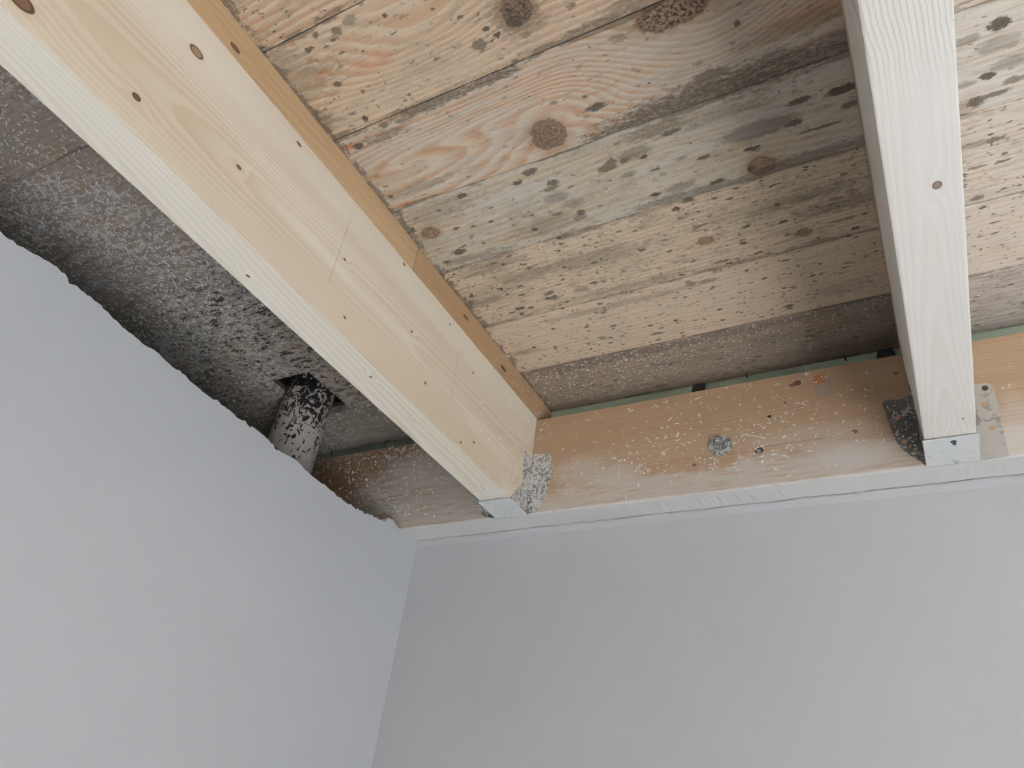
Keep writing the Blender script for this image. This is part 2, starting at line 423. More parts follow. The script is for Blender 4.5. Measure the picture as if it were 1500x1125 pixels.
# ---------------------------------------------------------------- ceiling of boards
JY = [1.2125-.1540*k for k in range(0, 26)]
JY[1:8] = [1.0570, .9040, .7420, .5910, .4400, .2870, .1330]
JY = JY[:8]+[.1330-.154*k for k in range(1, 18)]
ceil = empty('ceiling', (0, 0, ZC)); tag(ceil, 'ceiling of mouldy pine boards seen from below', kind='structure')
hole = (-1.240, -1.108, .9065, 1.0555)
m_deck = simple('deck_dark', (.10, .085, .07)); m_cavity_dark = simple('cavity_dark', (.02, .018, .017), .95)
bm = box_bm(X0, hole[0], Y0, YW, ZC+.0215, ZC+.03); box_bm(hole[1], X1, Y0, YW, ZC+.0215, ZC+.03, bm=bm)
box_bm(hole[0], hole[1], Y0, hole[2], ZC+.0215, ZC+.03, bm=bm); box_bm(hole[0], hole[1], hole[3], YW, ZC+.0215, ZC+.03, bm=bm)
link('deck', bm_mesh(bm), m_deck, ceil)
hx0, hx1, hy0, hy1 = hole[0]-.03, hole[1]+.03, hole[2]-.03, hole[3]+.03; z0, z1 = ZC+.03, ZC+.30
bm = box_bm(hx0, hx1, hy0, hy1, z1, z1+.01); box_bm(hx0-.01, hx0, hy0, hy1, z0, z1, bm=bm); box_bm(hx1, hx1+.01, hy0, hy1, z0, z1, bm=bm)
box_bm(hx0, hx1, hy0-.01, hy0, z0, z1, bm=bm); box_bm(hx0, hx1, hy1, hy1+.01, z0, z1, bm=bm)
link('hole_blackout', bm_mesh(bm), m_cavity_dark, ceil)  # near-black box added over the hole to keep it dark and block sky light
def K(x, y): q = hit(x, y, 2, ZC); return q.x, q.y
S = 1.1/1000     # metres per photograph pixel on the boards, roughly
def pk(x, y, rx, ry, *a): q = K(x, y); return (q[0], q[1], rx*S, ry*S, *a)
feat = {
 5: dict(reds=[pk(397,49,8,6,.85),pk(428,65,6,4,.4),pk(545,92,40,12,.28),pk(470,110,16,6,.35)], knots=[pk(757,14,17,17,1.,2.2)],      # between .44 and .287
   spots=[pk(388,46,17,8,.7),pk(442,13,17,9,.8),pk(452,33,9,6,.75),pk(493,46,8,5,.7),pk(462,51,5,4,.7),pk(563,23,4,3,.9),pk(712,43,5,4,1.),pk(727,52,5,3.5,.95),pk(702,66,10,8,.65),pk(453,73,5,4,.8),pk(531,76,3,2,.9),pk(495,123,6,4,.8),pk(532,134,3,2.5,.7),pk(535,174,4,4,.9),pk(566,184,7,5,.75),pk(752,33,11,7,.9),pk(773,52,5,3,.5),pk(674,25,4,2,.8),pk(511,29,9,6,.45),pk(590,24,5,3,.4),pk(478,173,9,4,.55),pk(465,165,7,5,.5)],
   stains=[pk(600,162,110,6,.55),pk(755,20,32,30,.55),pk(700,124,50,6,.9),pk(740,106,30,5,.6),pk(870,40,60,9,.65),pk(440,120,60,28,.35),pk(410,100,45,40,.35),pk(470,180,30,16,.5),pk(930,10,40,14,.5)],
   waves=[(-.62,.33,.10,.05,2.5),(-.40,.36,.22,.05,-3.5)], amp=2.2, dens=.25, small=.22, late=.6),
 4: dict(reds=[pk(513,215,10,5,.7),pk(593,300,14,5,.5),pk(1180,20,50,14,.25)], knots=[pk(803,197,23,21,.6,3.6), pk(985,17,40,17,1.,-4.5)],
   spots=[pk(525,214,8,5,.95),pk(573,287,4,3,.95),pk(872,157,15,5,.85),pk(855,141,4,3,.7),pk(911,205,13,6,.95),pk(1078,34,4,4,.9),pk(905,55,10,6,.4),pk(950,122,3,2,.9),pk(562,183,7,5,.7),pk(565,272,4,2,.6),pk(1040,110,24,8,.65)],
   stains=[pk(640,150,90,7,.75),pk(725,112,40,7,.85),pk(560,200,40,8,.6),pk(610,275,70,7,.4),pk(940,185,80,22,.85),pk(1010,150,120,24,.85),pk(1120,110,140,24,.80),pk(1200,85,80,26,.75),pk(800,199,22,20,.35),pk(1170,35,60,12,.35)],
   waves=[(-.50,.50,.16,.030,2.6),(-.30,.50,.07,.055,2.5),(-.10,.50,.10,.05,-4.5),(.02,.55,.1,.04,2.)], amp=2.6, dens=.18, small=.15, late=.85, light=(.61,.53,.43), orange=(.49,.27,.135), pale=.45, ringw=.0165, freq=(3, 12)),
 3: dict(knots=[pk(1416,157,11,10,.3,1.), pk(630,341,14,11,.6,1.2), pk(1115,243,17,14,.25,1.)],
   spots=[pk(1465,35,11,9,.95),pk(1416,59,16,6,.55),pk(1464,64,22,10,.45),pk(1478,92,18,9,.45),pk(1448,111,10,4.5,.95),pk(1416,124,10,5,.5),pk(1432,149,9,7,.8),pk(1453,139,20,4,.7),pk(1485,117,12,5,.7),pk(1469,160,14,3,.8),pk(1442,183,14,5,.75),pk(1480,193,12,4,.75),pk(676,287,9,4,.85),pk(605,337,5,4,.9),pk(672,369,13,6,.85),pk(719,325,5,2.5,1.),pk(709,356,3,2,1.),pk(642,309,5,3,.8),pk(667,335,5,3,.8),pk(758,268,8,3,.9),pk(776,252,12,5,.8),pk(810,268,11,5,.8),pk(808,276,11,5,.6),pk(850,312,8,5,.8),pk(783,336,5,4,.9),pk(815,314,9,4,.65),pk(779,315,4,2,.9),pk(890,246,14,6,.7),pk(930,224,24,9,.5),pk(895,237,10,5,.7),pk(942,231,7,3,.9),pk(1029,231,9,3,.8),pk(1052,266,12,4,.95),pk(1100,218,10,3.5,.85),pk(1110,190,48,13,.5),pk(1170,148,15,4,.8),pk(1235,131,20,6,.98),pk(1245,153,10,4,.7),pk(1162,180,12,5,.8),pk(1200,187,26,2.5,.7),pk(983,194,13,4,.8),pk(915,235,8,4,.8),pk(815,290,20,8,.4),pk(840,298,18,8,.35),pk(960,248,8,2,.8),pk(960,285,10,3,.9),pk(850,318,10,6,.6),pk(795,330,18,14,.35),pk(655,384,6,3,.8),pk(1100,247,6,5,.8),pk(1135,190,12,3,.6),pk(680,360,6,2,.8),pk(995,275,22,7,.45),pk(1030,282,26,6,.5),pk(920,256,12,4,.45),pk(700,260,6,3,.6)],
   stains=[pk(640,310,60,20,.30),pk(1140,250,120,9,.6),pk(1200,225,70,10,.6),pk(990,290,70,9,.65),pk(1060,165,60,9,.4),pk(700,375,60,6,.5),pk(800,330,60,20,.35),pk(560,312,40,16,.6),pk(1100,110,150,22,.7),pk(960,190,50,12,.6)],
   waves=[(-.2,.66,.15,.05,2.)], amp=1.6, dens=.50, small=.28, light=(.56,.49,.385), orange=(.40,.31,.21), late=.65, pale=.6),
 2: dict(knots=[pk(1034,353,11,7,.1,.4), pk(1176,341,10,7,.4,.4), pk(1255,361,11,7,1.,.4)],
   spots=[pk(1456,205,12,4,.75),pk(1426,213,16,6,.45),pk(1470,236,8,3,.8),pk(1432,245,12,2.5,.7),pk(1432,291,8,4,.7),pk(764,452,5,3,1.),pk(778,451,5,3,.8),pk(803,430,10,4,.75),pk(808,437,12,4,.7),pk(1025,331,11,4,.6),pk(991,306,6,4,.95),pk(1008,294,10,3,.8),pk(1057,383,12,3,.7),pk(1016,383,5,2,.8),pk(940,367,6,3,.8),pk(765,432,7,3,.7),pk(767,388,6,3,.7),pk(776,393,6,2.5,.8),pk(852,424,14,6,.45),pk(1092,332,6,2,.9),pk(1185,290,14,4,.6),pk(1225,291,12,3,.6),pk(690,432,3,2,1.),pk(818,368,4,2,1.),pk(1000,320,8,3,.4),pk(1235,322,20,3,.6)],
   stains=[pk(720,390,60,14,.45),pk(780,400,60,14,.45),pk(860,380,90,16,.40),pk(700,445,60,9,.5),pk(1190,285,70,10,.45),pk(1100,310,90,16,.25),pk(900,425,130,8,.35),pk(1230,300,60,14,.5)],
   joint=.5, amp=1.4, dens=.75, small=.62, late=.45, light=(.64,.545,.42), ringw=.009, orange=(.44,.30,.19)),
 1: dict(knots=[],
   spots=[pk(1036,411,16,4,.5),pk(1012,416,10,5,.6),pk(1120,407,5,2,.8),pk(1100,414,3,1.5,.9),pk(1156,448,8,2.5,.9),pk(1044,421,4,2,.8),pk(783,508,4,2.5,.9),pk(990,469,4,2,.9),pk(894,502,4,2.5,.95),pk(881,494,9,2.5,.6),pk(811,481,4,2,.9),pk(963,488,13,3,.7),pk(884,457,6,3,.6),pk(765,517,14,4,.5),pk(1243,384,6,2,.5),pk(968,459,8,2,.5)],
   stains=[pk(900,447,140,7,.35),pk(1030,395,60,5,.4),pk(1240,420,50,16,.3),pk(770,515,30,7,.4)],
   joint=.25, amp=1.0, dens=.15, small=.42, late=.35, light=(.64,.54,.425), ringw=.010, orange=(.52,.37,.23)),
 0: dict(knots=[pk(967,565,9,5,.5,.5)], spots=[pk(1110,522,8,2,.8)], stains=[pk(1000,502,260,9,.55),pk(850,535,100,9,.6)], amp=1.2, dens=.75, small=.5, late=.5, grimy=.58, light=(.48,.42,.35)),
}
for k in range(len(JY)-1):
    yb, ya = JY[k], JY[k+1]
    key = {0:0, 1:1, 2:2, 3:3, 4:4, 5:5}.get(k)
    pieces = [(X0, X1)] if k != 1 else [(X0, hole[0]), (hole[1], X1)]
    for (xa, xb) in pieces:
        drop = random.uniform(-.0006, .0006)
        o_loc = ((xa+xb)/2, (ya+yb)/2, ZC)
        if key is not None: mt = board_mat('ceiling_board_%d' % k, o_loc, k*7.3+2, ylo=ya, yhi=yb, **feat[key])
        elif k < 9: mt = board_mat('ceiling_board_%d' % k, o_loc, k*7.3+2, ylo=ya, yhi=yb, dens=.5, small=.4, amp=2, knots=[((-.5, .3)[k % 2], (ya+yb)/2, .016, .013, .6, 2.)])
        else:
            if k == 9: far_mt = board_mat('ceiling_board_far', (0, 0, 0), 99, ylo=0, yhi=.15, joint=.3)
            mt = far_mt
        bm = bmesh.new()
        x0, x1, z = xa+.0005, xb-.0005, ZC+drop
        s = .0016
        pts = [(x0, ya+.0005, z+.020), (x0, ya+.0005, z+s), (x0, ya+.0005+s, z), (x0, yb-.0005-s, z), (x0, yb-.0005, z+s), (x0, yb-.0005, z+.020)]
        prism_bm(pts, (x1-x0, 0, 0), bm)
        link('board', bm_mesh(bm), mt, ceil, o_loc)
m_fleck = simple('lime_fleck', (.68, .67, .65), .9, bump=0)
m_fleck2 = simple('grey_lime_fleck', (.70, .70, .71), .9, bump=0)
def inside(pt, poly):
    x, y = pt; r = False; n = len(poly)
    for i in range(n):
        (xa, ya), (xb, yb) = poly[i], poly[(i+1) % n]
        if (ya > y) != (yb > y) and x < (xb-xa)*(y-ya)/(yb-ya)+xa: r = not r
    return r
def vn(x, y, s):   # cheap value noise for patchy scatter
    xi, yi = math.floor(x*s), math.floor(y*s); fx, fy = x*s-xi, y*s-yi
    h = lambda a, b: (math.sin(a*127.1+b*311.7)*43758.5453) % 1
    return (h(xi,yi)*(1-fx)+h(xi+1,yi)*fx)*(1-fy)+(h(xi,yi+1)*(1-fx)+h(xi+1,yi+1)*fx)*fy
pts = []
while len(pts) < 900:      # small flecks on the dusty last board
    x, y = random.uniform(LJ[1]+.004, .9), random.uniform(1.06, 1.20)
    dens = max(.12, 1.1-abs(x+.45)*1.5)*max(.1, 1-(y-1.06)/.13)
    if RJ[0]-.002 < x < RJ[1]+.002: continue
    if random.random() < dens: pts.append((x, y, ZC-.0007))
flecks('lime_fleck', pts, m_fleck, ceil, (1,0,0), (0,1,0), (0,0,-1), size=(.002, .0055), width=.0006)
pts = []
while len(pts) < 5200:     # bay between the wall and the left joist
    x, y = random.uniform(-1.50, LJ[0]-.004), random.uniform(-.1, 1.19)
    if hole[0]-.003 < x < hole[1]+.003 and hole[2]-.003 < y < hole[3]+.003: continue
    t = (x+.42*y)      # denser towards the wall
    dens = min(1, max(.22, (-.72-t)*4))*(.25+1.0*vn(x, y*1.5, 9))
    if random.random() < dens: pts.append((x, y, ZC-.0007))
flecks('lime_fleck', pts, m_fleck2, ceil, (1,0,0), (0,1,0), (0,0,-1), size=(.004, .012), width=.0011)

# ---------------------------------------------------------------- ledger
def H(x, y): return hit(x, y, 1, YL)
def ledger_extra(g, p, X, Y, Z, c, h):
    # old lime wash on the lower part and on the stretch left of the joist
    zn = g.lin(Z, ZB, ZT)
    n = g.noise(p, (18, 18, 60), off=4, detail=7, rough=.78)
    n2 = g.noise(p, (5, 5, 9), off=14, detail=3)
    low = g.step(g.add(g.mul(zn, -1.25), n, g.mul(n2, .55)), .36, .54, 0, .78)
    xr = g.step(X, -.55, .0)
    # left of the joist: smeared centre, dark brown further left
    cl = g.dist(p, (-.91, YL, ZB+.09), (.20, 0, .11))
    left = g.mul(g.step(X, LJ[1], LJ[0]), g.step(g.math('MULTIPLY_ADD', n, 1.1, cl), 1.75, 1.15, 0, .85))
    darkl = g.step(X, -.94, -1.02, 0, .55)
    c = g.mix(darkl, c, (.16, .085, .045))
    c = g.mix(g.mul(g.mx(low, left), g.step(g.noise(p, (20, 20, 160), off=31, detail=3), .30, .55, .4, 1.)), c, (.52, .49, .455))
    # splash haze to the right of the left hanger and between bolt and right hanger
    for (x, y, rx, rz, st) in ((850, 690, .07, .035, .5), (905, 695, .06, .03, .5), (1245, 665, .09, .032, .65), (1190, 640, .12, .03, .3), (1490, 610, .03, .05, .4), (1480, 650, .05, .04, .6)):
        q = H(x, y); d = g.math('MULTIPLY_ADD', n, 1.3, g.dist(p, q, (rx, 0, rz)))
        c = g.mix(g.step(d, 1.8, 1.0, 0, st), c, (.56, .53, .50))
    # splits, holes and the mark where a label was
    q = H(1155, 649); dz = g.math('ABSOLUTE', g.math('SUBTRACT', Z, g.math('MULTIPLY_ADD', g.noise(p, (30, 0, 0), detail=2), .006, q.z-.003)))
    c = g.mix(g.mul(g.step(dz, .0012, .0003), g.step(g.math('ABSOLUTE', g.math('SUBTRACT', X, q.x)), .07, .05), .6), c, (.18, .10, .06))
    def rect(x, y, rx, rz):
        q = H(x, y)
        return g.mul(g.step(g.math('ABSOLUTE', g.math('SUBTRACT', X, q.x)), rx+.0008, rx-.0008), g.step(g.math('ABSOLUTE', g.math('SUBTRACT', Z, q.z)), rz+.0008, rz-.0008))
    c = g.mix(g.mul(rect(1206, 567, .0145, .021), .55), c, (.30, .26, .22))
    c = g.mix(g.mul(rect(1201, 555, .0095, .0095), .9), c, (.44, .17, .055))
    for (x, y, r, col) in ((1127, 610, .003, (.03, .015, .01)), (1168, 561, .006, (.11, .07, .05)), (1160, 564, .004, (.15, .10, .07)), (1112, 660, .0062, (.03, .025, .02)), (1252, 632, .004, (.16, .12, .10)), (1017, 681, .003, (.15, .10, .08)), (1312, 547, .003, (.2, .1, .06)), (1150, 590, .002, (.15, .09, .06))):
        q = H(x, y); c = g.mix(g.step(g.dist(p, q, (r*1.25, 0, r)), 1.15, .75), c, col)
    # left end: dirt at the very top
    return c, g.add(h, g.mul(low, .8))
m_ledger = timber_mat('ledger_timber', (.49, .355, .24), (.39, .24, .135), (YL+.15, ZB-.05), (.0, .03), axis=0, ringw=.0055, contrast=.55, fibre=.35, extra=ledger_extra, seed=11, wavy=.012)
led = empty('ledger_beam', (.4, YL, ZB)); tag(led, 'long orange-brown timber beam bolted along the top of the back wall', 'beam')
link('timber', bm_mesh(box_bm(X0, X1, YL, YW-.0004, ZB, ZT, .0012)), m_ledger, led)
# white plaster left on the underside, ragged towards the wall so a crack stays open
bm = bmesh.new(); xs = np.arange(XW+.001, X1-.01, .006); jag = 0; A = []
lowf = rs.uniform(-.0016, .0016, len(xs)//7+3)
for i, x in enumerate(xs):
    jag = np.interp(i/7, range(len(lowf)), lowf)+random.gauss(0, .0006)
    a = YL+.0015+random.gauss(0, .0006); b = YW-.007+jag
    A.append([bm.verts.new(v) for v in ((x, a, ZB), (x, a+.001, ZB-.0035), (x, (a+b)/2, ZB-.0045+random.gauss(0, .0004)), (x, b-.002, ZB-.0038), (x, b, ZB))])
for a, b in zip(A[:-1], A[1:]):
    for j in range(4): bm.faces.new((a[j], b[j], b[j+1], a[j+1]))
m_skim = plaster('white_skim', (.54, .545, .545))
link('plaster_skim', bm_mesh(bm), m_skim, led)
bm = bmesh.new(); A = []        # cove of plaster on the wall side of the crack
for i, x in enumerate(xs):
    jag = np.interp(i/7, range(len(lowf)), lowf)+random.gauss(0, .0003)
    b = YW-.0049+jag*.9+.0008*sin(i*.9)+.0003
    A.append([bm.verts.new(v) for v in ((x, b, ZB), (x, b+.0006, ZB-.0035), (x, YW-.002, ZB-.008), (x, YW+.0003, ZB-.018))])
for a, b in zip(A[:-1], A[1:]):
    for j in range(3): bm.faces.new((a[j], b[j], b[j+1], a[j+1]))
cove = link('trim_1', bm_mesh(bm), m_back); tag(cove, 'thin white plaster cove under the ledger', kind='structure')
bm = bmesh.new(); A = []        # dark strip standing in for the shade inside the open crack
for i, x in enumerate(xs):
    jag = np.interp(i/7, range(len(lowf)), lowf)
    b = YW-.0062+jag+random.gauss(0, .0004); wd = .00018+.00045*abs(sin(i*.21))*random.uniform(.4, 1)
    A.append([bm.verts.new(v) for v in ((x, b-wd, ZB-.0044), (x, b+wd, ZB-.0046))])
for a, b in zip(A[:-1], A[1:]): bm.faces.new((a[0], b[0], b[1], a[1]))
link('crack', bm_mesh(bm), simple('crack_shade', (.30, .26, .23), bump=0), cove)
# flecks on the ledger face
pts = []
while len(pts) < 520:
    x, z = random.uniform(LJ[1]+.005, .9), random.uniform(ZB+.01, ZT-.002)
    if RJ[0]-.05 < x < RJ[1]+.05: continue
    d = (.35+.65*math.exp(-((x+.30)/.25)**2))*(.35+.65*math.exp(-((z-ZB-.10)/.06)**2))
    if x > .1: d *= .35
    if random.random() < d*(.3+vn(x, z, 16)): pts.append((x, YL-.0003, z))
flecks('lime_fleck', pts, m_fleck, led, (1,0,0), (0,0,1), (0,-1,0), size=(.003, .0115), width=.0009)
pts = []
while len(pts) < 900:
    x, z = random.uniform(-1.45, LJ[0]), random.uniform(ZB+.01, ZT-.002)
    d = math.exp(-((x+1.02)/.12)**2)+.5*math.exp(-((z-ZT+.02)/.04)**2)
    if random.random() < d*(.2+vn(x, z, 22)): pts.append((x, YL-.0003, z))
flecks('lime_fleck', pts, m_fleck2, led, (1,0,0), (0,0,1), (0,-1,0), size=(.003, .009), width=.0008)
# the long splinter of plaster beside the bolt
q = H(1090, 638); a, b = H(1088, 636), H(1122, 642)
bm = prism_bm([a+Vector((0,0,.001)), b+Vector((0,0,.0008)), b-Vector((0,0,.001)), a-Vector((0,0,.0004))], (0, -.0012, 0))
link('plaster_splinter', bm_mesh(bm), m_fleck, led)

# ---------------------------------------------------------------- joists
def J(x, y): return hit(x, y, 0, LJ[1])
def B(x, y): return hit(x, y, 2, ZB)
BR = (.20, .125, .085)
lk = [(J(30,0), .0085, 1.6, (.24,.14,.10)), (J(288,76), .0065, 1.5, (.36,.25,.17)), (J(200,142), .0040, 1.3, (.19,.12,.07)), (J(350,245), .0028, 1.4, BR), (J(438,211), .0026, 1.8, BR),
      (J(505,380), .0020, 1.4, BR), (J(592,387), .0022, 1.6, BR), (J(505,465), .0020, 1.4, BR), (J(603,486), .0020, 1.4, BR), (J(659,475), .0016, 1.4, BR), (J(623,561), .0022, 1.4, BR), (J(693,546), .0018, 1.4, BR),
      (J(675,648), .0018, 1.6, BR), (J(694,648), .0020, 1.6, BR), (B(363,405), .0022, 1.4, (.16,.09,.05)), (B(543,553), .0020, 1.4, BR), (B(708,717), .0015, 1.8, BR), (B(600,615), .0010, 1.4, BR)]
def pencil(g, p, X, Y, Z, c, h):
    for (a, b) in (((516, 313), (478, 424)), ((673, 508), (659, 592))):
        A, Bv = J(*a), J(*b); n = Vector((0, -(Bv.z-A.z), Bv.y-A.y)).normalized(); mid = (A+Bv)/2; L = (Bv-A).length/2; t = (Bv-A).normalized()
        rel = g.vm('SUBTRACT', p, tuple(mid))
        dn = g.math('ABSOLUTE', g.vm('DOT_PRODUCT', rel, tuple(n), out=1)); dt = g.math('ABSOLUTE', g.vm('DOT_PRODUCT', rel, tuple(t), out=1))
        c = g.mix(g.mul(g.step(dn, .0012, .0003), g.step(dt, L, L*.7), g.step(X, LJ[1]-.01, LJ[1]-.001), .38), c, (.20, .20, .20))
    hz = g.noise(p, (3, 1.2, 12), off=6, detail=2)
    heart = g.mul(g.step(X, LJ[1]-.004, LJ[1]-.0005), g.step(g.math('MULTIPLY_ADD', g.math('SUBTRACT', hz, .5), .22, Z), ZB+.175, ZB+.075))
    c = g.mix(g.math('MULTIPLY_ADD', heart, .75, g.mul(g.step(X, LJ[1]-.004, LJ[1]-.0005), .25)), c, (.85, .775, .69), 'MULTIPLY')
    # faint lime film near the hanger
    n = g.noise(p, (60, 40, 60), detail=4)
    c = g.mix(g.mul(g.step(Y, .98, 1.12), g.step(n, .4, .65), .25), c, (.70, .68, .64))
    c = g.mix(g.mul(g.step(Z, ZB+.03, ZB+.003), g.step(Y, 1.02, 1.07), .5), c, (.72, .70, .67))
    return c, h
m_lj = timber_mat('left_joist_spruce', (.78, .75, .675), (.66, .57, .45), (LJ[1]-.058, ZB+.085), (.012, .035), ringw=.0046, knots=lk, contrast=.72, fibre=.14, extra=pencil, seed=2, wavy=.009)
lj = empty('joist', (sum(LJ)/2, YL, ZB)); tag(lj, 'wide pale knotty spruce joist crossing the left half, brown batten on top', 'joist')
link('timber', bm_mesh(box_bm(LJ[0], LJ[1], Y0+.001, YL-.0008, ZB+.0008, ZJ, .0016, 2)), m_lj, lj)
rk = [(B(1373,272), .0042, 1.2, (.26,.20,.15)), (B(1411,614), .0016, 1.4, BR), (B(1243,110), .001, 1, BR)]
def rj_extra(g, p, X, Y, Z, c, h):
    tl = g.math('FRACT', g.math('MULTIPLY_ADD', X, 230., g.math('MULTIPLY_ADD', g.mul(g.step(Y, .50, .36), g.step(Y, .50, .36)), 1.6, g.mul(g.noise(p, scale=22), 1.2))))
    c = g.mix(g.mul(g.step(tl, .55, .8), g.step(tl, 1., .9), g.step(Y, .50, .40), .42), c, (.40, .35, .29))
    # saw waves near the hanger
    wv = g.math('SINE', g.math('MULTIPLY_ADD', X, 900., g.math('MULTIPLY_ADD', Y, 160., g.mul(g.noise(p, scale=60), 9.))))
    c = g.mix(g.mul(g.step(wv, .2, .9), g.step(Y, .99, 1.02), g.step(Y, 1.09, 1.06), .16), c, (.45, .36, .26))
    c = g.mix(g.mul(g.step(Z, ZB+.02, ZB+.001), g.step(Y, 1.05, 1.08), .4), c, (.72, .70, .67))
    return c, h
m_rj = timber_mat('right_joist_spruce', (.69, .68, .655), (.58, .55, .505), (RJ[0]+.045, ZB+.075), (.0, -.02), ringw=.0027, knots=rk, contrast=.42, fibre=.12, extra=rj_extra, seed=8, wavy=.005)
rj = empty('joist', (sum(RJ)/2, YL, ZB)); tag(rj, 'creamy white planed joist crossing the ceiling at the right', 'joist')
link('timber', bm_mesh(box_bm(RJ[0], RJ[1], Y0+.001, YL-.0008, ZB+.0008, ZJ, .0022, 2)), m_rj, rj)
pts = []
while len(pts) < 260:
    y, z = random.uniform(.80, 1.145), random.uniform(ZB+.006, ZJ-.002)
    if random.random() < ((y-.8)/.3)**1.6*.9+.03: pts.append((LJ[1]+.0003, y, z))
flecks('lime_fleck', pts, m_fleck, lj, (0,1,0), (0,0,1), (1,0,0), size=(.0025, .0075), width=.0007)
# battens
m_bat = timber_mat('brown_batten', (.60, .43, .26), (.50, .33, .175), (LJ[1]-.05, ZJ-.02), (.02, .05), ringw=.008, contrast=.5, fibre=.45, seed=21,
    knots=[(J(700, 465), .003, 2.5, (.14,.07,.03)), (J(345, 70), .004, 2., (.2,.11,.05)), (J(560, 290), .003, 2., (.2,.11,.05))])
m_bat2 = timber_mat('brown_batten_far', (.52, .35, .20), (.42, .25, .13), (LJ[1]-.05, ZJ+.07), (.02, .05), ringw=.008, contrast=.5, fibre=.45, seed=31,
    knots=[(J(738, 540), .004, 2.5, (.14,.07,.03)), (J(683, 465), .003, 3., (.18,.09,.04))])
sp = hit(610, 379, 0, LJ[1]).y
def batten(y0, y1, mat, label, xx=LJ, cut0=0, cut1=0):
    bm = box_bm(xx[0]+.0005, xx[1]-.0006, y0, y1, ZJ+.0004, ZC-.0008, .0012)
    o = link('batten', bm_mesh(bm), mat, None, ((xx[0]+xx[1])/2, (y0+y1)/2, ZJ))
    tag(o, label, 'batten'); return o
batten(Y0+.001, sp-.0008, m_bat, 'long honey-brown batten on top of the left joist, nearer length')
batten(sp+.0008, YW-.001, m_bat2, 'short darker brown batten on the left joist, end resting by the ledger')
m_bat3 = timber_mat('shaded_batten', (.50, .40, .30), (.40, .30, .2), (.05, ZJ), (.02, .05), ringw=.008, contrast=.4, seed=41)
batten(Y0+.001, YW-.001, m_bat3, 'pale batten between the right joist and the ceiling boards', RJ)
pts = []
while len(pts) < 90:
    y, z = random.uniform(.95, 1.2), random.uniform(ZJ+.002, ZC-.003)
    pts.append((LJ[1]-.0002, y, z))
for o in [o for o in C.objects if o.name == 'batten.001']:
    flecks('lime_fleck', pts, m_fleck, o, (0,1,0), (0,0,1), (1,0,0), size=(.002, .0045), width=.0005)

# ---------------------------------------------------------------- joist hangers
def zinc(name, cover, white=(.60, .595, .575), zc=(.19, .19, .19), sc=170, metal=.35):
    g = G(name, .5); p = g.P()
    n = g.noise(p, scale=sc, detail=4, rough=.6, dist=1.0); n2 = g.noise(p, scale=25, detail=3)
    z = g.mix(g.lin(n2, .3, .7), tuple(x*.75 for x in zc), tuple(x*1.3 for x in zc))
    m = g.step(g.math('MULTIPLY_ADD', n2, .25, n), .78-cover*.42, .84-cover*.42)
    g.bump(g.add(m, g.mul(n, .3)), .5, .001)
    return g.done(g.mix(m, z, white), g.lin(m, 0, 1, .45, .9), g.lin(m, 0, 1, metal, 0.))
m_zl = zinc('galvanised_spattered', .45)
m_zw = zinc('galvanised_whitewashed', .80, white=(.57, .59, .60), zc=(.30, .36, .43))
m_zr = zinc('galvanised_dusty', .66, white=(.43, .41, .38), zc=(.33, .32, .30), sc=90)
m_zd = zinc('galvanised_grey', .28, white=(.46, .45, .43), zc=(.17, .17, .165), sc=110)
m_hole = simple('nail_hole_wood', (.46, .29, .17))
m_nail = simple('nail_steel', (.10, .085, .075), .5, .6)
T = .002
def disc(c, axis, r, h, mat, name, parent, n=12, label=None):
    o = link(name, bm_mesh(cyl_bm(c, axis, r, r, h, n)), mat, parent); tag(o, label); return o
def hanger(JX, label, left_poly, right_poly, ml, mr, ydep, flange_l, flange_r, holes, nails):
    h = empty('joist_hanger', ((JX[0]+JX[1])/2, YL, ZB-.0015)); tag(h, label, 'bracket')
    link('saddle', bm_mesh(box_bm(JX[0]-T-.0005, JX[1]+T+.0005, ydep, YL-.0004, ZB-.0034, ZB-.0016, .0003)), m_zw, h)
    for nm, poly, mt in (('wing', left_poly, ml), ('wing', right_poly, mr)):
        pts = [(x, YL-.0002, z) for x, z in poly]
        link(nm, bm_mesh(prism_bm(pts, (0, -T, 0))), mt, h)
    for xx, fl, mt in ((JX[0]-T, flange_l, ml), (JX[1], flange_r, mr)):
        pts = [(xx, y, z) for y, z in fl]
        link('side_flange', bm_mesh(prism_bm(pts, (T, 0, 0))), mt, h)
    for (x, z) in holes: disc((x, YL-T-.0004, z), (0, -1, 0), .0042, .0005, m_hole, 'nail_hole', h)
    for (x, z) in nails: disc((x, YL-T, z), (0, -1, 0), .0045, .0016, m_nail, 'nail_head', h)
    return h
def HX(x, y): q = H(x, y); return (q.x, q.z)
# right hanger
lp = [(RJ[0]-T, ZB-.003)]+[HX(*q) for q in ((1346, 674), (1335, 668), (1322, 658), (1312, 645), (1303, 622), (1296, 600), (1292, 592), (1294, 589), (1300, 587))]+[(RJ[0]-T, H(1334, 580).z)]
rp = [(RJ[1]+T, H(1430, 563).z)]+[HX(*q) for q in ((1445, 562), (1450, 563), (1454, 567), (1458, 578), (1462, 592), (1466, 615), (1474, 650), (1478, 668))]+[(RJ[1]+T, ZB-.003)]
fl = [(1.075, ZB-.003), (YL-.0003, ZB-.003), (YL-.0003, ZB+.135), (1.125, ZB+.135), (1.118, ZB+.05)]
hr = hanger(RJ, 'grey joist hanger with whitewashed saddle carrying the right joist', lp, rp, m_zd, m_zr, 1.072, fl, fl,
            [HX(1315, 613), HX(1325, 648), HX(1442, 594), HX(1453, 628)], [HX(1443, 570)])
q = B(1396, 644)
disc((q.x, q.y, ZB-.0033), (0, 0, -1), .0042, .0006, simple('slot_dark', (.05, .08, .13)), 'fixing_slot', hr)
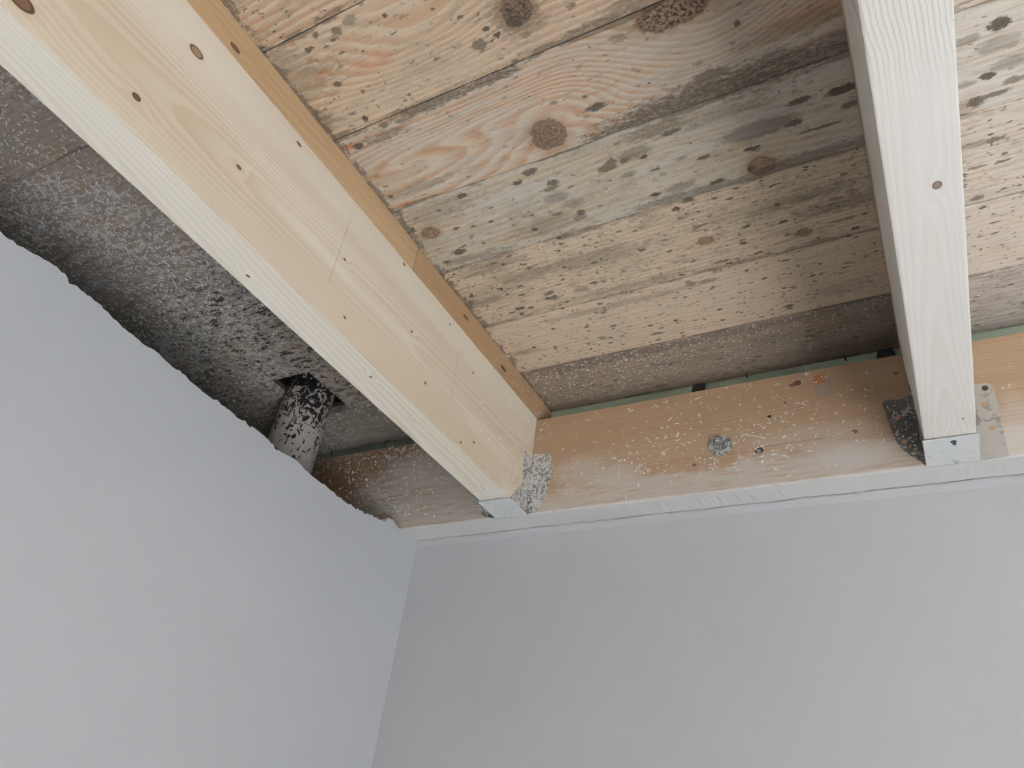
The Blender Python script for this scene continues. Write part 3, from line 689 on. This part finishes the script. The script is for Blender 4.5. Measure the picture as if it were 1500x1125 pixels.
disc((q.x+.001, q.y+.006, ZB-.0033), (0, 0, -1), .0022, .0018, m_nail, 'nail_head', hr)
# left hanger
rp = [(LJ[1]+T, H(790, 664).z)]+[HX(*q) for q in ((805, 666), (808, 669), (808, 688), (806, 702), (800, 722), (793, 740), (786, 750))]+[(LJ[1]+T, ZB-.003)]
lp = [(LJ[0]-T, ZB-.003)]+[HX(*q) for q in ((712, 758), (702, 752), (694, 735), (692, 700))]+[(LJ[0]-T, H(706, 690).z)]
fa, fb, fc = hit(768, 658, 0, LJ[1]), hit(765, 708, 0, LJ[1]), hit(746, 727, 0, LJ[1])
fl = [(fc.y, ZB-.003), (YL-.0003, ZB-.003), (YL-.0003, fa.z-.01), (YL-.02, fa.z-.004), (fa.y, fa.z), (fb.y, fb.z)]
hl = hanger(LJ, 'lime-spattered joist hanger with whitewashed saddle carrying the left joist', lp, rp, m_zl, m_zl, 1.078, fl, fl, [], [])
pts = []
while len(pts) < 170:
    x, z = random.uniform(-.655, -.612), random.uniform(ZB+.01, ZB+.125)
    if inside((x, z), rp): pts.append((x, YL-T-.0005, z))
flecks('lime_fleck', pts, m_fleck, hl, (1,0,0), (0,0,1), (0,-1,0), size=(.002, .006), width=.0006)
pts = []
while len(pts) < 45:
    x, z = random.uniform(-.012, .04), random.uniform(ZB+.01, ZB+.13)
    if inside((x, z), lp if False else [(-.003, ZB+.11), (.036, ZB+.125), (.036, ZB+.01), (.01, ZB+.03)]): pts.append((x, YL-T-.0005, z))
flecks('lime_fleck', pts, m_fleck, hr, (1,0,0), (0,0,1), (0,-1,0), size=(.004, .009), width=.0009)

# ---------------------------------------------------------------- bolt
q = H(1055, 653); m_wash = zinc('washer_zinc', .55, white=(.46, .47, .46), zc=(.27, .29, .29), sc=120)
bo = empty('anchor_bolt', (q.x, YL, q.z)); tag(bo, 'galvanised bolt with round washer in the middle of the ledger', 'bolt')
link('washer', bm_mesh(cyl_bm((q.x, YL-.0001, q.z), (0,-1,0), .0215, .0205, .0025, 32)), m_wash, bo)
m_nut = zinc('nut_zinc', .35, white=(.62, .63, .63), zc=(.22, .24, .25), sc=200)
link('nut', bm_mesh(cyl_bm((q.x+.0015, YL-.0026, q.z+.001), (0,-1,0), .0138, .0125, .010, 6)), m_nut, bo)
link('rod_end', bm_mesh(cyl_bm((q.x+.0015, YL-.0126, q.z+.001), (0,-1,0), .0065, .0055, .005, 12)), m_nut, bo)
# screw head in the dark hole right of the bolt
q = H(1112, 661); s = link('screw', bm_mesh(cyl_bm((q.x, YL-.0002, q.z), (0.2,-1,0), .0042, .0030, .0022, 10)), simple('screw_grey', (.30, .28, .26), .6, .3), None, (q.x, YL, q.z))
tag(s, 'small lime-crusted screw in a dark hole right of the bolt', 'screw')

# ---------------------------------------------------------------- nails and oddments in the gap above the ledger
m_rust = simple('rusty_nail', (.12, .07, .04), .7, .3)
for (x, y, ln, dr, lab) in ((1093, 549, .020, (.2, -.5, -1), 'rusty nail point below the boards, nearer the middle of the gap'),
                            (1237, 524, .024, (.12, -.5, -1), 'rusty nail point below the boards, nearest the right joist'),
                            (567, 654, .018, (-.6, -.4, -1), 'dark nail point over the ledger, nearest the left joist on its wall side'),
                            (483, 672, .020, (.5, -.3, -1), 'dark nail point over the ledger close beside the spattered pipe')):
    q = hit(x, y, 1, YW-.008); d = Vector(dr).normalized()
    bm = cyl_bm((0, 0, 0), (0, 0, 1), .0011, .0019, ln, 8)
    rotm = Vector((0, 0, -1)).rotation_difference(d).to_matrix().to_4x4()
    bm.transform(Matrix.Translation((q.x, q.y, ZC+.001)) @ rotm @ Matrix.Translation((0, 0, -ln)))
    o = link('nail', bm_mesh(bm), m_rust, None, (q.x, q.y, ZC)); tag(o, lab, 'nail')
q = hit(1013, 570, 1, YW-.012)
bm = box_bm(q.x-.0125, q.x+.0125, YW-.008, YW-.0003, ZT, ZC-.001, .001)
for v in bm.verts: v.co.x += (v.co.z-ZT)*.25
o = link('packing_block', bm_mesh(bm), simple('dark_rubber', (.055, .05, .055), .6), None, (q.x, YW-.004, ZT)); tag(o, 'small charcoal packing block in the gap above the bolt', 'block')
q = hit(1298, 521, 1, YW)
bm = cyl_bm((q.x, YW-.0002, q.z-.002), (0, -1, 0), .016, .015, .006, 24)
o = link('pipe_plug', bm_mesh(bm), simple('dark_plastic', (.05, .055, .065), .5), None, (q.x, YW, q.z)); tag(o, 'dark round plug in the green board beside the right joist', 'plug')

# ---------------------------------------------------------------- pipe
g = G('spattered_pipe', .55); p = g.P(); X, Y, Z = g.sep(p)
n = g.noise(p, (85, 85, 62), detail=3, rough=.5, dist=1.5); n2 = g.noise(p, scale=26, off=3, detail=2)
zz = g.lin(Z, ZB+.10, ZC-.01, -.085, .11)
m = g.step(g.math('SUBTRACT', g.math('MULTIPLY_ADD', n2, .10, n), zz), .50, .515)
g.bump(m, .6, .0012)
m_pipe = g.done(g.mix(m, (.012, .012, .016), (.50, .46, .43)), g.lin(m, 0, 1, .35, .9))
PX, PY, PR = -1.176, .983, .056
bm = bmesh.new(); N = 48
prs = [(PR, 0), (PR, ZC+.02)]
top = []; bot = []
bmesh.ops.create_cone(bm, cap_ends=False, segments=N, radius1=PR, radius2=PR, depth=ZC+.25, matrix=Matrix.Translation((PX, PY, (ZC+.25)/2)))
inner = bmesh.ops.create_cone(bm, cap_ends=False, segments=N, radius1=PR-.004, radius2=PR-.004, depth=ZC+.25, matrix=Matrix.Translation((PX, PY, (ZC+.25)/2)))
me = bm_mesh(bm, True)
o = link('drain_pipe', me, m_pipe, None, (PX, PY, 0)); tag(o, 'black pipe spattered with white lime rising behind the left wall', 'pipe')
